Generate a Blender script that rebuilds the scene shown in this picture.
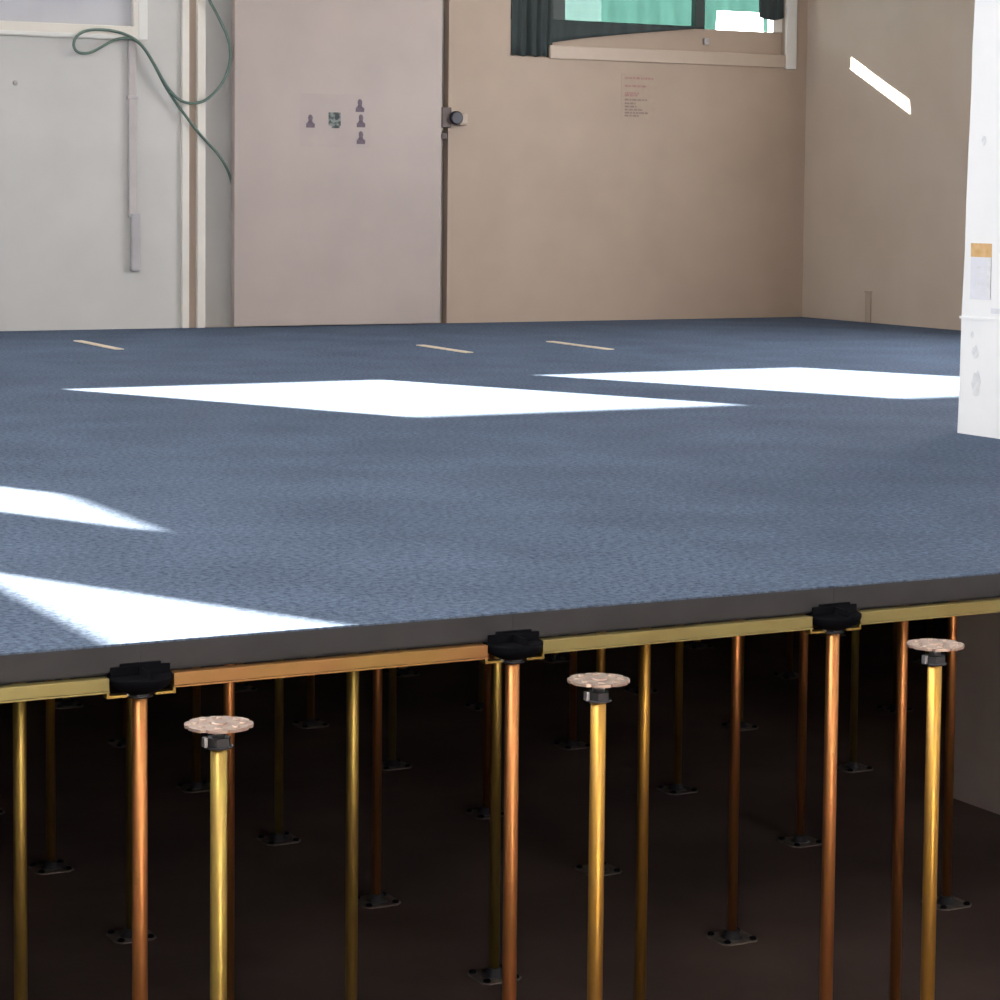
import bpy, bmesh, math, random
from mathutils import Matrix, Vector
random.seed(7)
scene = bpy.context.scene
for o in list(bpy.data.objects):
    bpy.data.objects.remove(o)
COL = scene.collection

# ------------------------------------------------------------------ camera
CF, CYAW, CPITCH, CROLL = 2400.4152, 0.4849, -0.0699, 0.0097
CPX, CPY = 508.0533, 363.994
CPOS = Vector((-1.113, -3.2271, 0.6376))
def cam_axes():
    cy, sy = math.cos(CYAW), math.sin(CYAW)
    f = Vector((sy*math.cos(CPITCH), cy*math.cos(CPITCH), math.sin(CPITCH)))
    r = Vector((cy, -sy, 0)); u = r.cross(f)
    r2 = math.cos(CROLL)*r + math.sin(CROLL)*u
    u2 = -math.sin(CROLL)*r + math.cos(CROLL)*u
    return r2, u2, f
r_, u_, f_ = cam_axes()
cd = bpy.data.cameras.new('camera'); cam = bpy.data.objects.new('camera', cd); COL.objects.link(cam)
cd.sensor_width = 36; cd.lens = CF*36/1000
cd.shift_x = -(CPX-500)/1000; cd.shift_y = (CPY-500)/1000
cd.clip_start = .05; cd.clip_end = 300
M3 = Matrix((r_, u_, -f_)).transposed()
cam.matrix_world = Matrix.Translation(CPOS) @ M3.to_4x4()
scene.camera = cam
def px_of(X):
    d = Vector(X)-CPOS; z = d.dot(f_)
    return CPX+CF*d.dot(r_)/z, CPY-CF*d.dot(u_)/z

# ------------------------------------------------------------------ light
w = bpy.data.worlds.new('sky'); scene.world = w; w.use_nodes = True
bg = w.node_tree.nodes['Background']
bg.inputs['Color'].default_value = (0.95, 0.95, 0.98, 1); bg.inputs['Strength'].default_value = 12.0
SUN = Vector((0.48, -1.0, -0.477))
sd = bpy.data.lights.new('sun', 'SUN'); sun = bpy.data.objects.new('sun', sd); COL.objects.link(sun)
sd.energy = 88; sd.color = (1.0, 0.93, 0.82); sd.angle = math.radians(0.53)
sun.rotation_euler = SUN.to_track_quat('-Z', 'Y').to_euler(); sun.location = (-8, 16, 8)
vs = scene.view_settings
vs.view_transform = 'Standard'; vs.look = 'None'; vs.exposure = 0.0; vs.gamma = 1; vs.use_curve_mapping = False
def portal(loc, rot, sx, sy):
    l = bpy.data.lights.new('sky_portal', 'AREA'); l.shape = 'RECTANGLE'; l.size = sx; l.size_y = sy
    l.cycles.is_portal = True
    o = bpy.data.objects.new('sky_portal', l); o.location = loc; o.rotation_euler = rot; COL.objects.link(o)

# ------------------------------------------------------------------ materials
def mat(name, col, rough=.6, metal=0., col2=None, scale=20., bump=0., bscale=None, detail=4., lo=.35, hi=.65, spec=.5):
    m = bpy.data.materials.new(name); m.use_nodes = True
    nt = m.node_tree; b = nt.nodes['Principled BSDF']
    b.inputs['Roughness'].default_value = rough; b.inputs['Metallic'].default_value = metal
    b.inputs['Specular IOR Level'].default_value = spec
    b.inputs['Base Color'].default_value = (*col, 1)
    tc = nt.nodes.new('ShaderNodeTexCoord')
    if col2:
        n = nt.nodes.new('ShaderNodeTexNoise'); n.inputs['Scale'].default_value = scale; n.inputs['Detail'].default_value = detail
        nt.links.new(tc.outputs['Object'], n.inputs['Vector'])
        r = nt.nodes.new('ShaderNodeValToRGB')
        r.color_ramp.elements[0].position = lo; r.color_ramp.elements[1].position = hi
        r.color_ramp.elements[0].color = (*col, 1); r.color_ramp.elements[1].color = (*col2, 1)
        nt.links.new(n.outputs['Fac'], r.inputs['Fac']); nt.links.new(r.outputs['Color'], b.inputs['Base Color'])
    if bump:
        n2 = nt.nodes.new('ShaderNodeTexNoise'); n2.inputs['Scale'].default_value = bscale or scale; n2.inputs['Detail'].default_value = 3
        nt.links.new(tc.outputs['Object'], n2.inputs['Vector'])
        bp = nt.nodes.new('ShaderNodeBump'); bp.inputs['Strength'].default_value = bump; bp.inputs['Distance'].default_value = .002
        nt.links.new(n2.outputs['Fac'], bp.inputs['Height']); nt.links.new(bp.outputs['Normal'], b.inputs['Normal'])
    return m
def carpet_material():
    m = bpy.data.materials.new('blue_grey_needle_felt'); m.use_nodes = True
    nt = m.node_tree; b = nt.nodes['Principled BSDF']
    b.inputs['Roughness'].default_value = .95; b.inputs['Specular IOR Level'].default_value = .1
    tc = nt.nodes.new('ShaderNodeNewGeometry')
    n = nt.nodes.new('ShaderNodeTexNoise'); n.inputs['Scale'].default_value = 85; n.inputs['Detail'].default_value = 6; n.inputs['Roughness'].default_value = .75
    nt.links.new(tc.outputs['Position'], n.inputs['Vector'])
    r = nt.nodes.new('ShaderNodeValToRGB')
    r.color_ramp.elements[0].position = .36; r.color_ramp.elements[1].position = .66
    r.color_ramp.elements[0].color = (.037, .057, .095, 1); r.color_ramp.elements[1].color = (.155, .205, .295, 1)
    nt.links.new(n.outputs['Fac'], r.inputs['Fac'])
    n2 = nt.nodes.new('ShaderNodeTexNoise'); n2.inputs['Scale'].default_value = 3; n2.inputs['Detail'].default_value = 3
    nt.links.new(tc.outputs['Position'], n2.inputs['Vector'])
    mx = nt.nodes.new('ShaderNodeMix'); mx.data_type = 'RGBA'; mx.blend_type = 'MULTIPLY'; mx.inputs['Factor'].default_value = .35
    nt.links.new(r.outputs['Color'], mx.inputs[6]); nt.links.new(n2.outputs['Color'], mx.inputs[7])
    r2 = nt.nodes.new('ShaderNodeMapRange'); r2.inputs['From Min'].default_value = .3; r2.inputs['From Max'].default_value = .7
    r2.inputs['To Min'].default_value = .85; r2.inputs['To Max'].default_value = 1.1
    nt.links.new(n2.outputs['Fac'], r2.inputs['Value'])
    nt.links.new(r2.outputs['Result'], mx.inputs[7])
    mx.inputs['Factor'].default_value = 1
    nt.links.new(mx.outputs[2], b.inputs['Base Color'])
    bp = nt.nodes.new('ShaderNodeBump'); bp.inputs['Strength'].default_value = .6; bp.inputs['Distance'].default_value = .003
    nt.links.new(n.outputs['Fac'], bp.inputs['Height']); nt.links.new(bp.outputs['Normal'], b.inputs['Normal'])
    return m
def glass_material():
    m = bpy.data.materials.new('clear_window_glass'); m.use_nodes = True
    nt = m.node_tree; nt.nodes.remove(nt.nodes['Principled BSDF'])
    t = nt.nodes.new('ShaderNodeBsdfTransparent'); g = nt.nodes.new('ShaderNodeBsdfGlossy'); g.inputs['Roughness'].default_value = .02
    t.inputs['Color'].default_value = (.97, .98, .98, 1)
    mx = nt.nodes.new('ShaderNodeMixShader'); mx.inputs['Fac'].default_value = .015
    nt.links.new(t.outputs[0], mx.inputs[1]); nt.links.new(g.outputs[0], mx.inputs[2])
    nt.links.new(mx.outputs[0], nt.nodes['Material Output'].inputs['Surface'])
    return m
def cloth_material(name, col, transl):
    m = bpy.data.materials.new(name); m.use_nodes = True
    nt = m.node_tree; nt.nodes.remove(nt.nodes['Principled BSDF'])
    tc = nt.nodes.new('ShaderNodeTexCoord'); mp = nt.nodes.new('ShaderNodeMapping'); mp.inputs['Scale'].default_value = (14, 14, 3)
    n = nt.nodes.new('ShaderNodeTexNoise'); n.inputs['Scale'].default_value = 1.5; n.inputs['Detail'].default_value = 4
    nt.links.new(tc.outputs['Object'], mp.inputs['Vector']); nt.links.new(mp.outputs['Vector'], n.inputs['Vector'])
    r = nt.nodes.new('ShaderNodeValToRGB'); r.color_ramp.elements[0].position = .3; r.color_ramp.elements[1].position = .7
    r.color_ramp.elements[0].color = (*[c*.72 for c in col], 1); r.color_ramp.elements[1].color = (*col, 1)
    nt.links.new(n.outputs['Fac'], r.inputs['Fac'])
    d = nt.nodes.new('ShaderNodeBsdfDiffuse'); t = nt.nodes.new('ShaderNodeBsdfTranslucent'); mx = nt.nodes.new('ShaderNodeMixShader')
    for s in (d, t): nt.links.new(r.outputs['Color'], s.inputs['Color'])
    mx.inputs['Fac'].default_value = transl
    nt.links.new(d.outputs[0], mx.inputs[1]); nt.links.new(t.outputs[0], mx.inputs[2])
    nt.links.new(mx.outputs[0], nt.nodes['Material Output'].inputs['Surface'])
    return m

M_CARPET = carpet_material()
M_PANEL = mat('dark_steel_panel_tray', (.021, .020, .0225), .6, 0, (.030, .028, .031), 12)
M_WALL = mat('cream_wall_paint', (.43, .335, .26), .55, 0, (.465, .365, .285), 3, .15, 180)
M_WALL2 = mat('pale_cream_sill_paint', (.49, .40, .315), .45, 0, (.53, .43, .345), 6)
M_WALLGREY = mat('pale_grey_wall', (.57, .56, .535), .6, 0, (.615, .60, .575), 3, .1, 160)  # greyer and cooler in tone than the cream wall
M_SIDE = mat('side_wall_paint', (.56, .455, .365), .5, 0, (.60, .49, .40), 3, .15, 180)
M_WHITE = mat('bright_white_paint', (.86, .87, .87), .5, 0, (.90, .90, .90), 5, .15, 60)
M_TRIM = mat('cream_trim_gloss', (.74, .70, .63), .35, 0, (.78, .74, .67), 6)
M_TRIMWHITE = mat('white_trim_gloss', (.76, .75, .71), .3, 0, (.79, .78, .74), 6)
M_DOOR = mat('beige_door_laminate', (.425, .36, .33), .45, 0, (.465, .39, .355), 2.5, .08, 120)
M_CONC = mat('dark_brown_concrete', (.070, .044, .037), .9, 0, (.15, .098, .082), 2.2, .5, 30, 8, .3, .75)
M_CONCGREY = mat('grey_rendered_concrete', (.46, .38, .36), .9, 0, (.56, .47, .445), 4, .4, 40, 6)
M_CEIL = mat('white_ceiling_paint', (.80, .78, .74), .8, 0, (.83, .81, .77), 3)
M_GOLD = mat('yellow_passivated_zinc', (.58, .32, .06), .36, .92, (.50, .28, .075), 16, 0)
M_COPPER = mat('copper_tinted_zinc', (.58, .225, .085), .36, .92, (.52, .24, .08), 16, 0)
M_OLIVE = mat('olive_gold_zinc', (.47, .35, .09), .36, .92, (.44, .29, .09), 16, 0)
M_RAILO = mat('zinc_olive_reflection', (.32, .27, .11), .45, .6, (.29, .225, .085), 6)  # olive reflection on the zinc rails put into the base colour
M_RAILC = mat('zinc_orange_reflection', (.37, .165, .065), .45, .6, (.34, .20, .06), 4)  # orange reflection on the zinc rail put into the base colour
M_HEAD = mat('bright_pinkish_zinc', (.62, .50, .42), .4, .8, (.52, .36, .30), 60, .2, 90)
M_BASE = mat('dull_grey_zinc', (.30, .25, .22), .5, .4, (.20, .165, .145), 50)
M_BLACK = mat('black_plastic', (.0025, .0025, .004), .8, 0, (.004, .004, .006), 30, spec=.08)
M_NUT = mat('dark_oiled_steel', (.05, .05, .06), .4, .5, (.08, .075, .08), 40)
M_STEEL = mat('grey_steel', (.48, .48, .50), .35, .8, (.40, .40, .42), 40)
M_CABLE = mat('green_cable_sheath', (.10, .16, .13), .5, 0, (.13, .19, .16), 40)
M_CONDUIT = mat('grey_plastic_conduit', (.47, .43, .42), .5, 0, (.52, .48, .47), 10)
M_SLEEVE = mat('mid_grey_plastic_sleeve', (.42, .40, .41), .5, 0, (.46, .44, .45), 10)
M_BROWN = mat('brown_grey_metal', (.085, .062, .054), .5, .2, (.12, .09, .08), 30)
M_KNOB = mat('navy_black_plastic', (.010, .010, .022), .4, 0, (.018, .016, .030), 30)
M_GLASS = glass_material()
M_TEAL = cloth_material('teal_shade_cloth', (.0105, .028, .0245), .75)
M_DKGREEN = cloth_material('dark_green_cloth', (.085, .105, .105), .10)
M_DKFRAME = mat('silhouetted_wood_frame', (.03, .05, .048), .5, 0, (.04, .06, .055), 20)  # wooden mullions; their backlit silhouette darkness is put into the colour
M_PAPER = mat('cream_paper', (.44, .345, .27), .7, 0, (.465, .365, .285), 30)
M_CARD = mat('white_card', (.74, .75, .80), .7, 0, (.78, .79, .84), 30)
M_INKGREY = mat('grey_brown_ink', (.27, .20, .18), .8, 0, (.32, .25, .22), 60)
M_INKRED = mat('faded_red_ink', (.36, .20, .18), .8, 0, (.44, .28, .26), 60)
M_INKPURPLE = mat('purple_grey_ink', (.13, .10, .13), .8, 0, (.18, .14, .17), 60)
M_STICKER = mat('dark_green_grey_print', (.045, .055, .055), .6, 0, (.22, .26, .24), 45, lo=.45, hi=.6)
M_FILM = mat('milky_sticker_film', (.42, .355, .33), .45, 0, (.45, .38, .35), 8)
M_ORANGE = mat('orange_label_print', (.62, .36, .13), .6, 0, (.70, .46, .22), 40)
M_SCUFF = mat('grey_scuff', (.70, .71, .72), .8, 0, (.80, .81, .82), 60)
M_LATH = mat('pale_bare_wood', (.66, .56, .42), .7, 0, (.74, .64, .50), 20)
M_INFILL = mat('blue_grey_infill_panel', (.50, .50, .54), .5, 0, (.55, .55, .58), 4)
M_EXTWALL = mat('outside_grey_render', (.60, .60, .63), .9, 0, (.68, .68, .70), 1.2)
M_GROUND = mat('outside_gravel', (.30, .28, .25), .95, 0, (.38, .36, .33), 2)

# ------------------------------------------------------------------ mesh helpers
def box(bm, x0, x1, y0, y1, z0, z1, mi=0, bev=0):
    v = [bm.verts.new((x, y, z)) for z in (z0, z1) for y in (y0, y1) for x in (x0, x1)]
    fs = [bm.faces.new([v[i] for i in q]) for q in ((0,2,3,1),(4,5,7,6),(0,1,5,4),(2,6,7,3),(0,4,6,2),(1,3,7,5))]
    for f in fs: f.material_index = mi
    if bev:
        es = list({e for f in fs for e in f.edges})
        bmesh.ops.bevel(bm, geom=es, offset=bev, segments=2, affect='EDGES', profile=.6)
def lathe(bm, prof, n=24, cx=0, cy=0, caps=True):
    rings = []
    for r, z in prof:
        rings.append([bm.verts.new((cx+r*math.cos(2*math.pi*k/n), cy+r*math.sin(2*math.pi*k/n), z)) for k in range(n)])
    for a, b in zip(rings, rings[1:]):
        for k in range(n):
            bm.faces.new((a[k], a[(k+1)%n], b[(k+1)%n], b[k])).smooth = True
    if caps:
        bm.faces.new(rings[0][::-1]); bm.faces.new(rings[-1])
def prism(bm, pts, z0, z1):
    a = [bm.verts.new((x, y, z0)) for x, y in pts]; b = [bm.verts.new((x, y, z1)) for x, y in pts]
    n = len(pts)
    bm.faces.new(a[::-1]); bm.faces.new(b)
    for k in range(n): bm.faces.new((a[k], a[(k+1)%n], b[(k+1)%n], b[k]))
def mesh(name, bm, mats):
    bmesh.ops.recalc_face_normals(bm, faces=bm.faces)
    me = bpy.data.meshes.new(name); bm.to_mesh(me); bm.free()
    for m in (mats if isinstance(mats, (list, tuple)) else [mats]): me.materials.append(m)
    return me
def put(name, me, parent=None, loc=(0,0,0), rot=(0,0,0)):
    o = bpy.data.objects.new(name, me); COL.objects.link(o)
    o.location = loc; o.rotation_euler = rot
    if parent: o.parent = parent
    return o
def bobj(name, boxes, m, parent=None, bev=0, loc=(0,0,0), rot=(0,0,0)):
    bm = bmesh.new()
    for b in boxes: box(bm, *b, bev=bev)
    return put(name, mesh(name, bm, m), parent, loc, rot)
def empty(name, loc=(0,0,0), rot=(0,0,0)):
    o = bpy.data.objects.new(name, None); o.empty_display_size = .05; COL.objects.link(o); o.location = loc; o.rotation_euler = rot
    return o
def tag(o, label, cat, group=None):
    o['label'] = label; o['category'] = cat
    if group: o['group'] = group
    return o
def struct(o, label=None, cat=None):
    o['kind'] = 'structure'
    if label: o['label'] = label
    if cat: o['category'] = cat
    return o

# ------------------------------------------------------------------ room numbers
H = 1.016                                  # raised floor above slab
YB, XL, XR, YF = 7.52, -1.75, 6.345, -6.0    # back wall, left wall, right wall, wall behind the viewer
ZC = 2.75
PX, PXT, PY = 3.045, 3.25, 2.012             # white partition
TH = .10                                   # wall thickness
GZ0, GZ1 = 1.55, 2.19                      # clear glass heights, back windows

def wall_y(name, y0, y1, x0, x1, z0, z1, holes, m):
    """wall in the x direction with rectangular openings (x0,x1,z0,z1)"""
    bm = bmesh.new(); x = x0
    for a, b, c, d in sorted(holes):
        box(bm, x, a, y0, y1, z0, z1)
        box(bm, a, b, y0, y1, z0, c); box(bm, a, b, y0, y1, d, z1)
        x = b
    box(bm, x, x1, y0, y1, z0, z1)
    return put(name, mesh(name, bm, m))
def wall_x(name, x0, x1, y0, y1, z0, z1, holes, m):
    bm = bmesh.new(); y = y0
    for a, b, c, d in sorted(holes):
        box(bm, x0, x1, y, a, z0, z1)
        box(bm, x0, x1, a, b, z0, c); box(bm, x0, x1, a, b, d, z1)
        y = b
    box(bm, x0, x1, y, y1, z0, z1)
    return put(name, mesh(name, bm, m))

# openings
W_A = (-.355, .795); W_B = (1.38, 2.53)           # clear windows in the back wall (glass edges)
FRW = .035
SZ0 = 1.34
hole = lambda g: (g[0]-FRW, g[1]+FRW, SZ0, GZ1+.06)
WG = (4.545, 6.20, 1.34, 2.40)                  # green window opening
DX0, DX1, DZ = 3.050, 4.143, 2.05               # door leaf
struct(wall_y('wall_back', YB, YB+TH, 2.80, XR+.3, -H, ZC, [WG, (2.92, 4.20, 0.0, DZ+.04)], M_WALL),
       'long cream wall at the back with the door and green window', 'wall')
struct(wall_y('wall_back_grey', YB, YB+TH, XL-.2, 2.80, -H, ZC, [hole(W_A), hole(W_B)], M_WALLGREY),
       'pale grey stretch of back wall left of the door', 'wall')
# left wall: sun windows and an unseen window band added to brighten the room
LZ0, LZ1 = 1.70, 2.236
L3, L4 = (5.54, 6.36), (3.40, 4.52)
LB = (-4.4, 2.9, 1.55, 2.45)
struct(wall_x('wall_left', XL-TH, XL, YF, YB, -H, ZC, [(L3[0], L3[1], LZ0, LZ1), (L4[0], L4[1], LZ0, LZ1), LB], M_WALLGREY),
       'pale left side wall with windows and a band opening added for light', 'wall')
WR = (2.4, 5.4, .9, 2.3)  # unseen window opening, added to let more sky light in
struct(wall_x('wall_right', XR, XR+TH, PY-.4, YB, -H, ZC, [WR], M_SIDE), 'plain beige side wall meeting the back wall at right', 'wall')
RB = (0.8, 2.4, 1.3, 2.2)  # made-up opening that brings extra daylight from behind the viewer
struct(wall_y('wall_front', YF-TH, YF, XL-TH, PXT, -H, ZC, [RB], M_WALLGREY), 'wall behind the viewer with an opening added for light', 'wall')
struct(bobj('ceiling', [(XL-.2, XR+.3, YF-TH, YB+TH, ZC, ZC+.12)], M_CEIL), 'white ceiling over the room', 'ceiling')
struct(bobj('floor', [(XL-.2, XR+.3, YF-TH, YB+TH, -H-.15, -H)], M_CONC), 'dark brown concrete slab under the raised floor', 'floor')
struct(bobj('wall_right_return', [(PXT, XR+TH, PY-.4, PY-.3, -H, ZC)], M_SIDE), 'beige return wall hidden behind the white partition', 'wall')
portal((XL-TH, (LB[0]+LB[1])/2, (LB[2]+LB[3])/2), (0, -math.pi/2, 0), LB[3]-LB[2], LB[1]-LB[0])
portal((XR+TH, (WR[0]+WR[1])/2, (WR[2]+WR[3])/2), (0, math.pi/2, 0), WR[3]-WR[2], WR[1]-WR[0])
portal(((RB[0]+RB[1])/2, YF-TH, (RB[2]+RB[3])/2), (math.pi/2, 0, 0), RB[1]-RB[0], RB[3]-RB[2])

# white partition at the right: painted wall above the floor, bare concrete foot below
wp = struct(empty('wall_partition', (PX, PY, -H)), 'white painted partition wall end standing at the right edge', 'wall')
bm = bmesh.new()
zs = [-.03, .12, .31, .5, .62, .8, .93, 1.05, 1.18, 1.5, 2.0, ZC]
prof = [(PY-.032*z/1.18 + random.uniform(-.003, .003), z) for z in zs]      # slightly leaning, chipped edge
vs0 = [bm.verts.new((0, y-PY, z+H)) for y, z in prof]; vs1 = [bm.verts.new((PXT-PX, y-PY, z+H)) for y, z in prof]
fr0 = [bm.verts.new((0, YF-PY, z+H)) for z in zs]; fr1 = [bm.verts.new((PXT-PX, YF-PY, z+H)) for z in zs]
for a in range(len(zs)-1):
    bm.faces.new((vs0[a], vs0[a+1], fr0[a+1], fr0[a])); bm.faces.new((vs1[a], fr1[a], fr1[a+1], vs1[a+1]))
    bm.faces.new((vs0[a], vs1[a], vs1[a+1], vs0[a+1])); bm.faces.new((fr0[a], fr0[a+1], fr1[a+1], fr1[a]))
bm.faces.new((vs0[0], fr0[0], fr1[0], vs1[0])); bm.faces.new((vs0[-1], vs1[-1], fr1[-1], fr0[-1]))
put('painted_board', mesh('painted_board', bm, M_WHITE), wp)
bobj('concrete_foot', [(.0, PXT-PX, YF-PY, 0, 0, H-.001)], M_CONCGREY, wp)
bobj('cover_strip', [(-.003, .0, -1.2, -.002, H+.315, H+.322)], M_WHITE, wp)

# ------------------------------------------------------------------ raised floor panels
G = .6; PT = .0455; GAP = .00025
rf = struct(empty('raised_floor', (0, 0, 0)), 'blue grey carpeted raised floor of square panels', 'floor')
cache = {}
def panel(x0, x1, y0, y1):
    key = (round(x1-x0, 4), round(y1-y0, 4))
    if key not in cache:
        a, b = key
        bm = bmesh.new()
        box(bm, GAP, a-GAP, GAP, b-GAP, -PT+.006, -.003)
        box(bm, .012, a-.012, .012, b-.012, -PT, -PT+.006)       # pressed bottom pan, slightly smaller
        tray = mesh('floor_panel', bm, M_PANEL)
        bm = bmesh.new(); box(bm, GAP, a-GAP, GAP, b-GAP, -.003, 0)
        cache[key] = (tray, mesh('carpet_tile', bm, M_CARPET))
    t, c = cache[key]
    p = put('floor_panel', t, rf, (x0, y0, 0)); put('carpet_tile', c, p)
xs = [XL+.002] + [G*i for i in range(-2, 11)] + [XR-.002]
ys = [G*j for j in range(0, 13)] + [YB-.002]
for y0, y1 in zip(ys, ys[1:]):
    for x0, x1 in zip(xs, xs[1:]):
        if y0 < PY-.05:
            if x0 > 2.9:
                if y1 > PY+.01: panel(x0, x1, PY+.004, y1)
                continue
            if abs(x1-3.0) < .01:
                if y1 > PY: panel(x0, x1, y0, y1); panel(x1, PX-.002, y0, PY+.004)
                else: panel(x0, PX-.002, y0, y1)
                continue
        panel(x0, x1, y0, y1)

# ------------------------------------------------------------------ pedestals
HP = H-PT                                   # top of head above slab
def pedestal_meshes(hp):
    d = {}
    bm = bmesh.new(); s, c = .048, .014     # base plate with clipped corners, raised dome and four bolts
    prism(bm, [(-s+c,-s),(s-c,-s),(s,-s+c),(s,s-c),(s-c,s),(-s+c,s),(-s,s-c),(-s,-s+c)], 0, .003)
    d['base_plate'] = mesh('base_plate', bm, M_BASE)
    bm = bmesh.new(); lathe(bm, [(.026,.003),(.024,.006),(.017,.010),(.0155,.020)], 20)
    d['base_collar'] = mesh('base_collar', bm, M_NUT)
    bm = bmesh.new()
    for sx in (-1, 1):
        for sy in (-1, 1): lathe(bm, [(.008,.003),(.008,.007),(.005,.009)], 8, sx*.034, sy*.034)
    d['anchor_screws'] = mesh('anchor_screws', bm, M_BLACK)
    d['tube'] = {}
    for k, m in (('gold', M_GOLD), ('copper', M_COPPER), ('olive', M_OLIVE)):
        bm = bmesh.new(); lathe(bm, [(.0112,.012),(.0112,hp-.031),(.0100,hp-.030)], 24)
        d['tube'][k] = mesh('tube', bm, m)
    bm = bmesh.new()                         # hex nut with lock tab
    prism(bm, [(.0165*math.cos(math.pi/3*k), .0165*math.sin(math.pi/3*k)) for k in range(6)], hp-.0295, hp-.0185)
    lathe(bm, [(.0185,hp-.032),(.0185,hp-.0295)], 20)
    d['locking_nut'] = mesh('locking_nut', bm, M_NUT)
    bm = bmesh.new(); box(bm, -.022, -.0165, -.005, .005, hp-.030, hp-.017, bev=.0015)
    d['lock_tab'] = mesh('lock_tab', bm, M_STEEL)
    bm = bmesh.new(); lathe(bm, [(.0085,hp-.0185),(.0085,hp-.004)], 16)
    d['threaded_rod'] = mesh('threaded_rod', bm, M_STEEL)
    bm = bmesh.new()                         # round head plate with notched rim and pressed dimples
    n = 48; pts = []
    for k in range(n):
        r = .0445 if k % 6 not in (0,) else .0405
        pts.append((r*math.cos(2*math.pi*k/n), r*math.sin(2*math.pi*k/n)))
    prism(bm, pts, hp-.0045, hp-.0005)
    lathe(bm, [(.017,hp-.0085),(.020,hp-.0045)], 20)
    d['head'] = mesh('head', bm, M_HEAD)
    bm = bmesh.new()
    for k in range(8):
        a = math.pi/8+k*math.pi/4; lathe(bm, [(.0055,hp-.0006),(.0040,hp+.0014)], 8, .031*math.cos(a), .031*math.sin(a))
    lathe(bm, [(.012,hp-.0006),(.0095,hp+.0016)], 16)
    d['pressed_studs'] = mesh('pressed_studs', bm, M_HEAD)
    bm = bmesh.new()                         # black gasket cup under the panels, with upstanding fins at the open edge
    lathe(bm, [(.020,hp-.026),(.041,hp-.016),(.0465,hp-.0055),(.0465,hp-.0002)], 28)
    d['gasket'] = mesh('gasket', bm, M_BLACK)
    bm = bmesh.new()
    box(bm, -.044, .044, -.0050, -.0008, hp-.001, hp+.013, bev=.001); box(bm, -.0018, .0018, -.042, -.005, hp-.001, hp+.011)
    box(bm, -.030, .030, -.0050, -.0008, hp+.013, hp+.017)
    d['locating_fin'] = mesh('locating_fin', bm, M_BLACK)
    return d
PM = pedestal_meshes(HP)
def pedestal(x, y, tone, label, group, gasket, fin=False, name='floor_pedestal'):
    t = empty(name, (x, y, -H), (0, 0, 0)); tag(t, label, 'pedestal', group)
    b = put('base_plate', PM['base_plate'], t); put('anchor_screws', PM['anchor_screws'], b)['kind'] = 'stuff'
    put('base_collar', PM['base_collar'], b); put('tube', PM['tube'][tone], t)
    nut = put('locking_nut', PM['locking_nut'], t); put('lock_tab', PM['lock_tab'], nut)
    put('threaded_rod', PM['threaded_rod'], t)
    if gasket:
        g = put('gasket', PM['gasket'], t)
        if fin: put('locating_fin', PM['locating_fin'], g)
    else:
        h = put('head', PM['head'], t); put('pressed_studs', PM['pressed_studs'], h)['kind'] = 'stuff'
    return t
# free-standing row in front of the carpet edge
for x, y, tone, lab in ((-.012, -.345, 'olive', 'olive gold pedestal with bare round head in front of the floor edge, leftmost of three'),
                        (.577, -.305, 'gold', 'gold pedestal with bare round head in front of the floor edge, middle of three'),
                        (1.185, -.29, 'gold', 'gold brown pedestal with bare round head in front of the floor edge, rightmost of three')):
    pedestal(x, y, tone, lab, 'free pedestals in front of the floor edge', False)
ORD = ['first', 'second', 'third', 'fourth', 'fifth', 'sixth', 'seventh', 'eighth', 'ninth', 'tenth']
front_lab = {0: 'copper pedestal with black head under the front panel edge, leftmost of three',
             1: 'copper pedestal with black head under the front panel edge, middle of three',
             2: 'brown copper pedestal with black head under the front panel edge, rightmost of three'}
TONE = {(0,0):'copper', (1,0):'copper', (2,0):'copper', (0,1):'olive', (1,1):'olive', (2,1):'gold', (3,1):'copper',
        (1,2):'copper', (2,2):'olive', (3,2):'copper', (4,2):'copper', (4,3):'copper'}
nodes = set()
for j in range(0, 9):
    row = []
    for i in range(-2, 11):
        if i >= 5 and j <= 3: continue
        if i*G < XL+.06 or i*G > XR-.06: continue
        bx, by = px_of((i*G, j*G, -H)); tx, ty = px_of((i*G, j*G, -.08))
        row.append((i, tx, bx, by))
    vis = [r for r in row if -8 < r[1] < 1008 and (r[3] > 640 - .08*(r[1]-500))]
    if not vis: continue
    for i, tx, bx, by in row:
        side = None
        if (i, tx, bx, by) in vis: k = [v[0] for v in vis].index(i)
        elif i == vis[0][0]-1: side = 'left'
        elif i == vis[-1][0]+1: side = 'right'
        else: continue
        nodes.add((i, j))
        tone = TONE.get((i, j), ['gold', 'copper', 'olive'][(i*2+j) % 3])
        if side: lab = 'pedestal of the %s row from the front, just past the %s edge of view' % (ORD[j], side)
        elif j == 0: lab = front_lab.get(i, 'copper pedestal under the front panel edge at the side')
        else: lab = 'slim %s zinc pedestal, %s row behind the panel edge, %s from left' % (tone, ORD[j-1], ORD[k])
        pedestal(i*G, j*G, tone, lab, 'pedestals carrying the carpeted panels', True, j == 0)

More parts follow.
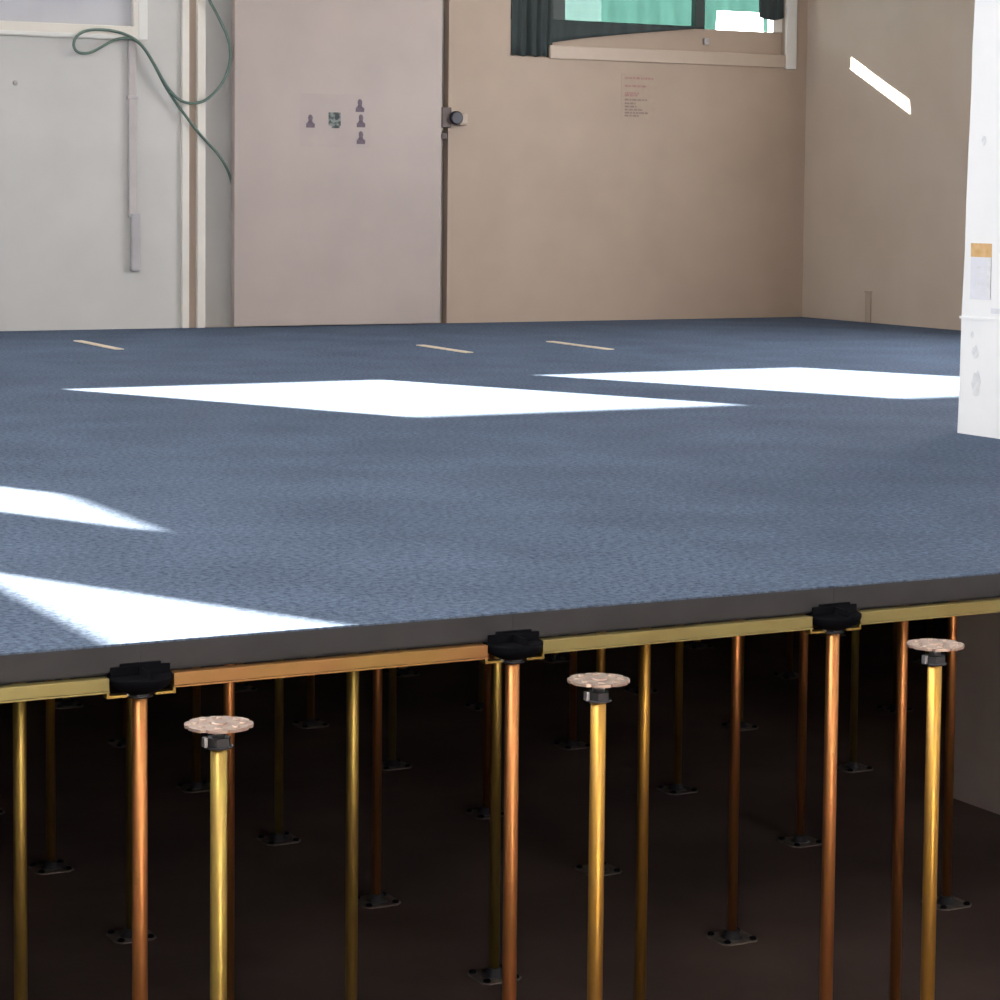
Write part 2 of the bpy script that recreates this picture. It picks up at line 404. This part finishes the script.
# ------------------------------------------------------------------ stringers
def stringer_mesh(m):
    bm = bmesh.new()
    box(bm, .048, .552, -.0105, .0105, -.0190, -.0008, bev=.0012)      # hollow-section rail
    box(bm, .048, .552, -.0125, .0125, -.0215, -.0190)                 # bottom lip
    me = mesh('rail', bm, m); bm = bmesh.new()
    return me
def tongue_mesh(m):
    bm = bmesh.new()
    box(bm, .021, .050, -.008, .008, -.030, -.0265); box(bm, .0475, .051, -.008, .008, -.030, -.019)
    return mesh('end_tongue', bm, m)
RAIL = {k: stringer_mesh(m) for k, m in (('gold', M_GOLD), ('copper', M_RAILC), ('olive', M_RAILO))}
TONG = tongue_mesh(M_OLIVE)
def stringer(x, y, rz, tone, label, group):
    t = empty('stringer', (x, y, -PT), (0, 0, rz)); tag(t, label, 'stringer', group)
    put('rail', RAIL[tone], t); put('end_tongue', TONG, t); put('end_tongue', TONG, t, (G, 0, 0), (0, 0, math.pi))
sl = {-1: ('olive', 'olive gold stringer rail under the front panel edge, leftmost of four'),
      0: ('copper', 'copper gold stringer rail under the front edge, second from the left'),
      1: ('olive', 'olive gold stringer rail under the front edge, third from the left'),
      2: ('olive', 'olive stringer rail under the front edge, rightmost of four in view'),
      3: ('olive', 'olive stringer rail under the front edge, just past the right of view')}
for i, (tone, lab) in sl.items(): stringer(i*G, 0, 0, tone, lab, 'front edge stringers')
fr_nm = {-1: 'pedestal just past the left of view', 0: 'leftmost black-headed front pedestal', 1: 'middle black-headed front pedestal',
         2: 'rightmost black-headed front pedestal', 3: 'pedestal just past the right of view'}
for i in sorted(i for i, j in nodes if j == 0):
    if (i, 1) in nodes: stringer(i*G, 0, math.pi/2, 'gold', 'shaded gold stringer running back from the '+fr_nm.get(i, 'side pedestal'), 'stringers under the panels')
r1 = sorted(i for i, j in nodes if j == 1)
for k, i in enumerate(r1[:-1]):
    stringer(i*G, G, 0, 'gold', 'shaded gold stringer along the first row behind the panel edge, %s from left' % ORD[k], 'stringers under the panels')

# ------------------------------------------------------------------ clear windows
def clear_window(name, g0, g1, label):
    x0, x1, z0, z1 = g0-FRW, g1+FRW, SZ0, GZ1+.06
    t = struct(empty(name, ((x0+x1)/2, YB, z0)), label, 'window')
    cx = (x0+x1)/2; L = lambda a, b, y0, y1, c, d: (a-cx, b-cx, y0, y1, c-z0, d-z0)
    for nm, b in (('bottom_rail', L(x0, x1, .012, .06, GZ0-.012, GZ0)), ('top_rail', L(x0, x1, .012, .06, GZ1, z1)),
                  ('stile', L(x0, g0, .012, .06, GZ0, GZ1)), ('stile', L(g1, x1, .012, .06, GZ0, GZ1))):
        bobj(nm, [b], M_TRIMWHITE, t, bev=.004)
    bobj('sill', [L(x0, x1, -.022, .06, z0, z0+.065)], M_TRIM, t, bev=.005)
    bobj('infill_panel', [L(x0, x1, .030, .06, z0+.065, GZ0-.012)], M_INFILL, t)
    bobj('sill_bead', [L(x0, x1, -.030, -.022, z0+.004, z0+.022)], M_TRIMWHITE, t, bev=.003)
    bobj('casing', [L(x1, x1+.022, -.014, 0, z0, z1+.02)], M_TRIM, t, bev=.003)
    bobj('casing', [L(x0-.022, x0, -.014, 0, z0, z1+.02)], M_TRIM, t, bev=.003)
    bobj('pane', [L(g0, g1, .034, .038, GZ0, GZ1)], M_GLASS, t)
    portal((cx, YB+TH+.01, (GZ0+GZ1)/2), (-math.pi/2, 0, 0), g1-g0, GZ1-GZ0)
clear_window('window_1', *W_B, 'white framed clear window at the top left above the looped cable')
clear_window('window_2', *W_A, 'white framed clear window further left along the back wall')
def left_window(name, y0, y1, label):
    t = struct(empty(name, (XL, (y0+y1)/2, LZ0)), label, 'window'); c = (y0+y1)/2
    for nm, b in (('bottom_rail', (-.06, -.02, y0-c, y1-c, -.02, .0)), ('top_rail', (-.06, -.02, y0-c, y1-c, LZ1-LZ0, LZ1-LZ0+.02)),):
        bobj(nm, [b], M_TRIMWHITE, t, bev=.003)
    bobj('pane', [(-.042, -.038, y0-c, y1-c, 0, LZ1-LZ0)], M_GLASS, t)
left_window('window_3', *L3, 'small clear window in the left side wall nearer the back')
left_window('window_4', *L4, 'small clear window in the left side wall nearer the viewer')
# white pilaster strip to the right of the first window
struct(bobj('trim_1', [(2.588, 2.632, YB-.012, YB, 1.345, ZC-.01)], M_TRIMWHITE, bev=.003), 'bright white vertical strip beside the top left window', 'trim')

# ------------------------------------------------------------------ green window
gx0, gx1, gz0, gz1 = WG
t = struct(empty('window_5', ((gx0+gx1)/2, YB, gz0)), 'cream framed window at the top covered by green cloth', 'window')
cx = (gx0+gx1)/2; L = lambda a, b, y0, y1, c, d: (a-cx, b-cx, y0, y1, c-gz0, d-gz0)
bobj('sill', [L(gx0+.22, gx1, -.016, .05, gz0-.006, gz0+.062)], M_WALL2, t, bev=.005)
bobj('bottom_rail', [L(gx0, gx1, .030, .075, gz0, gz0+.183)], M_WALL, t, bev=.004)
bobj('top_rail', [L(gx0, gx1, .02, .075, gz1-.06, gz1)], M_TRIM, t, bev=.004)
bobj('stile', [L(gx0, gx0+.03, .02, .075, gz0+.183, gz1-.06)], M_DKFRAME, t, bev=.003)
bobj('stile', [L(gx1-.06, gx1, .02, .075, gz0+.183, gz1-.06)], M_TRIM, t, bev=.003)
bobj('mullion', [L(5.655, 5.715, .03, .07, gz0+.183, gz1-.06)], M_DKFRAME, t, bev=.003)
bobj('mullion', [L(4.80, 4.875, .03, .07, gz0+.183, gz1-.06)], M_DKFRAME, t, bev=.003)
bobj('casing', [L(gx1, gx1+.065, -.022, 0, gz0-.012, gz1+.05)], M_TRIMWHITE, t, bev=.004)
bobj('handle', [L(5.705, 5.735, .012, .030, gz0+.10, gz0+.135)], M_STEEL, t, bev=.003)
bobj('pane', [L(gx0+.03, 5.655, .048, .052, gz0+.183, gz1-.06), L(5.715, gx1-.06, .048, .052, gz0+.183, gz1-.06)], M_GLASS, t)
def cloth(name, x0, x1, zlow, zhigh, y, amp, nfold, m, label, cat, nx=60, nz=10, thick=.004):
    bm = bmesh.new(); rows = []
    for k in range(nz+1):
        row = []
        for i in range(nx+1):
            u = i/nx; x = x0+(x1-x0)*u; zb = zlow(u); z = zb+(zhigh-zb)*k/nz
            yy = y+amp*math.sin(2*math.pi*nfold*u+.6*math.sin(k*.7))+amp*.4*math.sin(2*math.pi*nfold*2.3*u+1)
            row.append(bm.verts.new((x, yy, z)))
        rows.append(row)
    for k in range(nz):
        for i in range(nx): bm.faces.new((rows[k][i], rows[k][i+1], rows[k+1][i+1], rows[k+1][i])).smooth = True
    o = put(name, mesh(name, bm, m))
    if thick:
        md = o.modifiers.new('thickness', 'SOLIDIFY'); md.thickness = thick; md.offset = 0
    return tag(o, label, cat)
def tealedge(u):
    x = 4.60+(6.30-4.60)*u
    if x < 5.84: return 1.47
    return 1.632 if x < 6.15 else 1.49
cloth('shade_cloth', 4.60, 6.30, tealedge, 2.36, YB+.125, .003, 9, M_TEAL, 'translucent teal shade cloth glowing outside the right window', 'shade cloth', 140, 8, 0)
cloth('curtain', 4.553, 4.785, lambda u: 1.343+.004*math.sin(19*u)+(.05 if u > .93 else 0), 2.36, YB-.004, .012, 3.5, M_DKGREEN,
      'dark green curtain bunched at the left of the window', 'curtain')
cloth('curtain_swag', 4.78, 5.70, lambda u: 1.412+.115*u**.8, 1.533, YB+.012, .006, 5, M_DKGREEN,
      'dark green cloth hem stretched along the bottom of the teal window', 'curtain', 60, 4)
cloth('curtain_end', 6.045, 6.195, lambda u: 1.60-.015*math.sin(3*u), 2.36, YB+.010, .008, 2, M_DKGREEN,
      'short dark green curtain end at the right of the window', 'curtain', 24, 10)

# ------------------------------------------------------------------ door, frame
tr = struct(empty('trim_2', (2.86, YB, 0)), 'cream door frame of two slim upright strips left of the door', 'trim')
bobj('strip', [(-.062, -.026, -.020, 0, 0, 2.15)], M_TRIM, tr, bev=.004)
bobj('strip', [(.012, .052, -.028, 0, 0, 2.15)], M_TRIM, tr, bev=.004)
bobj('backing', [(.060, 1.345, .055, .09, 0, 2.09)], M_WALLGREY, tr)
bobj('head_strip', [(.052, 1.34, -.028, 0, 2.10, 2.15)], M_TRIM, tr, bev=.004)
dr = struct(empty('door_1', (DX0, YB-.005, 0)), 'wide beige door leaf with small pictogram stickers', 'door')
DW = DX1-DX0
lf = bobj('leaf', [(0, DW, -.040, .004, .004, DZ)], M_DOOR, dr, bev=.003)
FY = -.0405
def flat(bm, pts, y0, y1):
    a = [bm.verts.new((x, y0, z)) for x, z in pts]; b = [bm.verts.new((x, y1, z)) for x, z in pts]; n = len(pts)
    bm.faces.new(a); bm.faces.new(b[::-1])
    for k in range(n): bm.faces.new((a[k], b[k], b[(k+1)%n], a[(k+1)%n]))
st = bobj('sticker_film', [(3.385-DX0, 3.755-DX0, FY-.0006, FY, .865, 1.12)], M_FILM, dr)
def pawn(x, z):
    bm = bmesh.new(); s = 1.0
    flat(bm, [(-.022,-.030),(.022,-.030),(.024,-.012),(.012,-.004),(.010,.006),(.013,.016),(.009,.028),(0,.033),(-.009,.028),(-.012,.016),(-.009,.004),(-.014,-.004),(-.022,-.012)], FY-.0014, FY-.0006)
    put('pictogram', mesh('pictogram', bm, M_INKPURPLE), st, (x-DX0, 0, z))
for x, z in ((3.438, .986), (3.698, 1.067), (3.704, .993), (3.704, .912)): pawn(x, z)
bobj('pictogram_square', [(3.533-DX0, 3.597-DX0, FY-.0014, FY-.0006, .968, 1.032), (3.550-DX0, 3.591-DX0, FY-.0014, FY-.0006, .956, .968)], M_STICKER, st)
bobj('pictogram_dash', [(3.50-DX0, 3.53-DX0, FY-.0012, FY-.0006, .988, .996), (3.64-DX0, 3.685-DX0, FY-.0012, FY-.0006, .992, .999),
                        (3.685-DX0, 3.697-DX0, FY-.0012, FY-.0006, .922, .935), (3.684-DX0, 3.694-DX0, FY-.0012, FY-.0006, 1.040, 1.052)], M_FILM, st)
# latch on the closing edge
bobj('latch_plate', [(DW-.002, DW+.050, -.046, -.002, .972, 1.072)], M_BROWN, dr, bev=.004)
bm = bmesh.new(); lathe(bm, [(.020, 0), (.030, .006), (.034, .020), (.034, .036), (.028, .042)], 20)
put('latch_knob', mesh('latch_knob', bm, M_KNOB), dr, (DW+.070, -.030, 1.020), (math.pi/2, 0, 0))
bobj('latch_bolt', [(DW+.030, DW+.105, -.030, .005, .992, 1.042)], M_BROWN, dr, bev=.004)
bobj('latch_collar', [(DW+.100, DW+.150, -.034, .005, .985, 1.045)], M_WALL2, dr, bev=.012)
bobj('keeper', [(DW-.002, DW+.026, -.046, -.002, .915, .945)], M_BROWN, dr, bev=.003)

# ------------------------------------------------------------------ things on the walls
# notice on the back wall
nt_ = empty('wall_notice', (5.30, YB, 1.05)); tag(nt_, 'small notice with faded red and grey lines under the green window', 'notice')
bobj('sheet', [(-.105, .105, -.001, 0, -.01, .225)], M_PAPER, nt_)
random.seed(3)
def lines(bm, z, x0, x1, h):
    x = x0
    while x < x1-.008:
        wd = min(random.uniform(.010, .030), x1-x); box(bm, x, x+wd, -.0016, -.001, z, z+h); x += wd+.005
bm = bmesh.new()
for z, e in ((.196, .085), (.155, .045), (.118, .00), (.107, -.01)): lines(bm, z, -.085, e, .010)
put('red_lettering', mesh('red_lettering', bm, M_INKRED), nt_)['kind'] = 'stuff'
bm = bmesh.new()
for z, e in ((.085, .055), (.066, -.02), (.050, -.015), (.034, .02), (.018, .060), (.003, .00)): lines(bm, z, -.085, e, .009)
put('grey_lettering', mesh('grey_lettering', bm, M_INKGREY), nt_)['kind'] = 'stuff'

# conduit with a thicker sleeve
cn = empty('wall_conduit', (2.556, YB, .27)); tag(cn, 'grey vertical conduit on the pale wall below the left window', 'conduit')
bobj('pipe', [(-.020, .018, -.026, 0, .25, 1.075)], M_CONDUIT, cn, bev=.007)
bobj('sleeve', [(-.010, .034, -.034, 0, .0, .27)], M_SLEEVE, cn, bev=.008)
bobj('clip', [(-.026, .024, -.029, 0, .80, .815)], M_CONDUIT, cn, bev=.003)
# small screw
bm = bmesh.new(); lathe(bm, [(.012, 0), (.012, .003), (.006, .006)], 12)
tag(put('wall_screw', mesh('wall_screw', bm, M_CONDUIT), None, (2.005, YB, 1.128), (math.pi/2, 0, 0)), 'small dark screw head on pale wall under the left window', 'screw')

# green cable hung in a loop over the window corner, its tail running in behind the door
CAB = [(2.898,1.69),(2.898,1.569),(2.958,1.474),(3.018,1.359),(3.028,1.266),(2.993,1.162),(2.923,1.084),(2.863,1.055),(2.784,1.057),(2.715,1.116),
       (2.647,1.234),(2.593,1.315),(2.54,1.359),(2.444,1.383),(2.339,1.381),(2.282,1.354),(2.263,1.308),(2.282,1.272),(2.339,1.269),
       (2.401,1.304),(2.458,1.338),(2.531,1.352),(2.593,1.325),(2.657,1.225),(2.71,1.125),(2.774,1.038),(2.883,.905),(2.963,.832),(3.024,.757),(3.062,.682),(3.09,.583)]
cu = bpy.data.curves.new('cable', 'CURVE'); cu.dimensions = '3D'; cu.bevel_depth = .0068; cu.bevel_resolution = 3; cu.resolution_u = 6
sp = cu.splines.new('NURBS'); sp.points.add(len(CAB)-1); sp.order_u = 3; sp.use_endpoint_u = True
for k, (x, z) in enumerate(CAB):
    y = YB-.040 - (.018 if k < 12 else 0)
    if k >= 28: y = YB+(-.02, .012, .025)[k-28]
    sp.points[k].co = (x, y, z, 1)
tmp = bpy.data.objects.new('cable_curve', cu); COL.objects.link(tmp)
me = bpy.data.meshes.new_from_object(tmp.evaluated_get(bpy.context.evaluated_depsgraph_get())); bpy.data.objects.remove(tmp)
me.materials.clear(); me.materials.append(M_CABLE)
for p in me.polygons: p.use_smooth = True
tag(put('cable', me), 'thin green cable hanging in a loop left of the door', 'cable')

# short pale conduit at the foot of the right wall
rc = empty('wall_conduit', (XR, 6.915, 0)); tag(rc, 'short pale upright duct at the foot of the right wall', 'conduit')
bobj('duct', [(-.012, 0, -.022, .022, 0, .16)], M_WALL, rc, bev=.004)
bobj('duct_cap', [(-.015, 0, -.025, .025, .155, .166)], M_WALL, rc, bev=.003)

# label card, lettering and scuffs on the white partition
lc = empty('label_card', (PX, 1.925, .37)); tag(lc, 'white label card with orange heading on the white partition', 'label')
bobj('card', [(-.0015, .004, -.043, .043, .0, .115)], M_CARD, lc)
bobj('orange_heading', [(-.0020, .004, -.043, .043, .115, .152)], M_ORANGE, lc)
bobj('card_edge', [(-.0026, .004, -.043, -.030, .004, .115)], M_SCUFF, lc)
bm = bmesh.new()
for z, a, b in ((.085, -.012, .018), (.065, -.004, .016), (.040, -.010, .014)): box(bm, -.0020, -.0014, a, b, z, z+.005)
put('lettering', mesh('lettering', bm, M_SCUFF), lc)['kind'] = 'stuff'
tx = empty('lettering_strip', (PX, 1.84, .335)); tag(tx, 'faint grey lettering strip under the label card', 'label')
bobj('strip', [(-.0042, -.003, -.09, .035, .0, .014)], M_CARD, tx)
bm = bmesh.new()
for k in range(7): box(bm, -.0047, -.0042, .028-.017*k-.010, .028-.017*k, .004, .010)
put('lettering', mesh('lettering', bm, M_SCUFF), tx)['kind'] = 'stuff'
def blot(y, z, ry, rz, n, label):
    random.seed(int(z*1000)); bm = bmesh.new()
    pts = [((.7+.5*random.random())*ry*math.cos(2*math.pi*k/n), (.7+.5*random.random())*rz*math.sin(2*math.pi*k/n)) for k in range(n)]
    a = [bm.verts.new((-.0012, py, pz)) for py, pz in pts]; b = [bm.verts.new((.004, py, pz)) for py, pz in pts]
    bm.faces.new(a); bm.faces.new(b[::-1])
    for k in range(n): bm.faces.new((a[k], b[k], b[(k+1)%n], a[(k+1)%n]))
    tag(put('scuff_mark', mesh('scuff_mark', bm, M_SCUFF), None, (PX, y, z)), label, 'scuff', 'scuffs on the white partition')
blot(1.955, .272, .006, .012, 9, 'small upright grey scuff below the lettering strip on the partition')
blot(1.940, .225, .014, .020, 11, 'grey smudge in the middle of the partition scuffs')
blot(1.935, .140, .018, .036, 13, 'long grey scuff lowest on the white partition')
blot(1.925, .800, .010, .014, 9, 'faint grey spot high on the white partition')

# pale laths on the carpet
for k, (x0, y0, x1, y1, lab) in enumerate(((2.035, 6.70, 2.02, 6.10, 'thin pale lath on the carpet at the far left'),
                             (3.30, 5.95, 3.28, 5.45, 'thin pale lath on the carpet in front of the door'),
                             (3.955, 6.00, 3.93, 5.43, 'thin pale lath on the carpet below the green window'))):
    ln = math.hypot(x1-x0, y1-y0); a = math.atan2(y1-y0, x1-x0)
    tag(bobj('wood_lath', [(0, ln, -.019, .019, 0, .004)], M_LATH, None, .001, (x0, y0, 0), (0, 0, a)), lab, 'lath', 'laths lying on the carpet')

# ------------------------------------------------------------------ outside
struct(bobj('ground_outside', [(-40, 60, -40, 60, -1.45, -1.30)], M_GROUND), 'gravel ground outside the building', 'ground')
eb = empty('outbuilding', (-2, 15, -1.3)); tag(eb, 'low grey rendered outbuilding seen through the left window', 'building')
bobj('wall', [(-9, 8, -1, 3, 0, 4.2)], M_EXTWALL, eb)
bobj('roof_slab', [(-9.2, 8.2, -1.2, 3.2, 4.2, 4.35)], M_GROUND, eb)
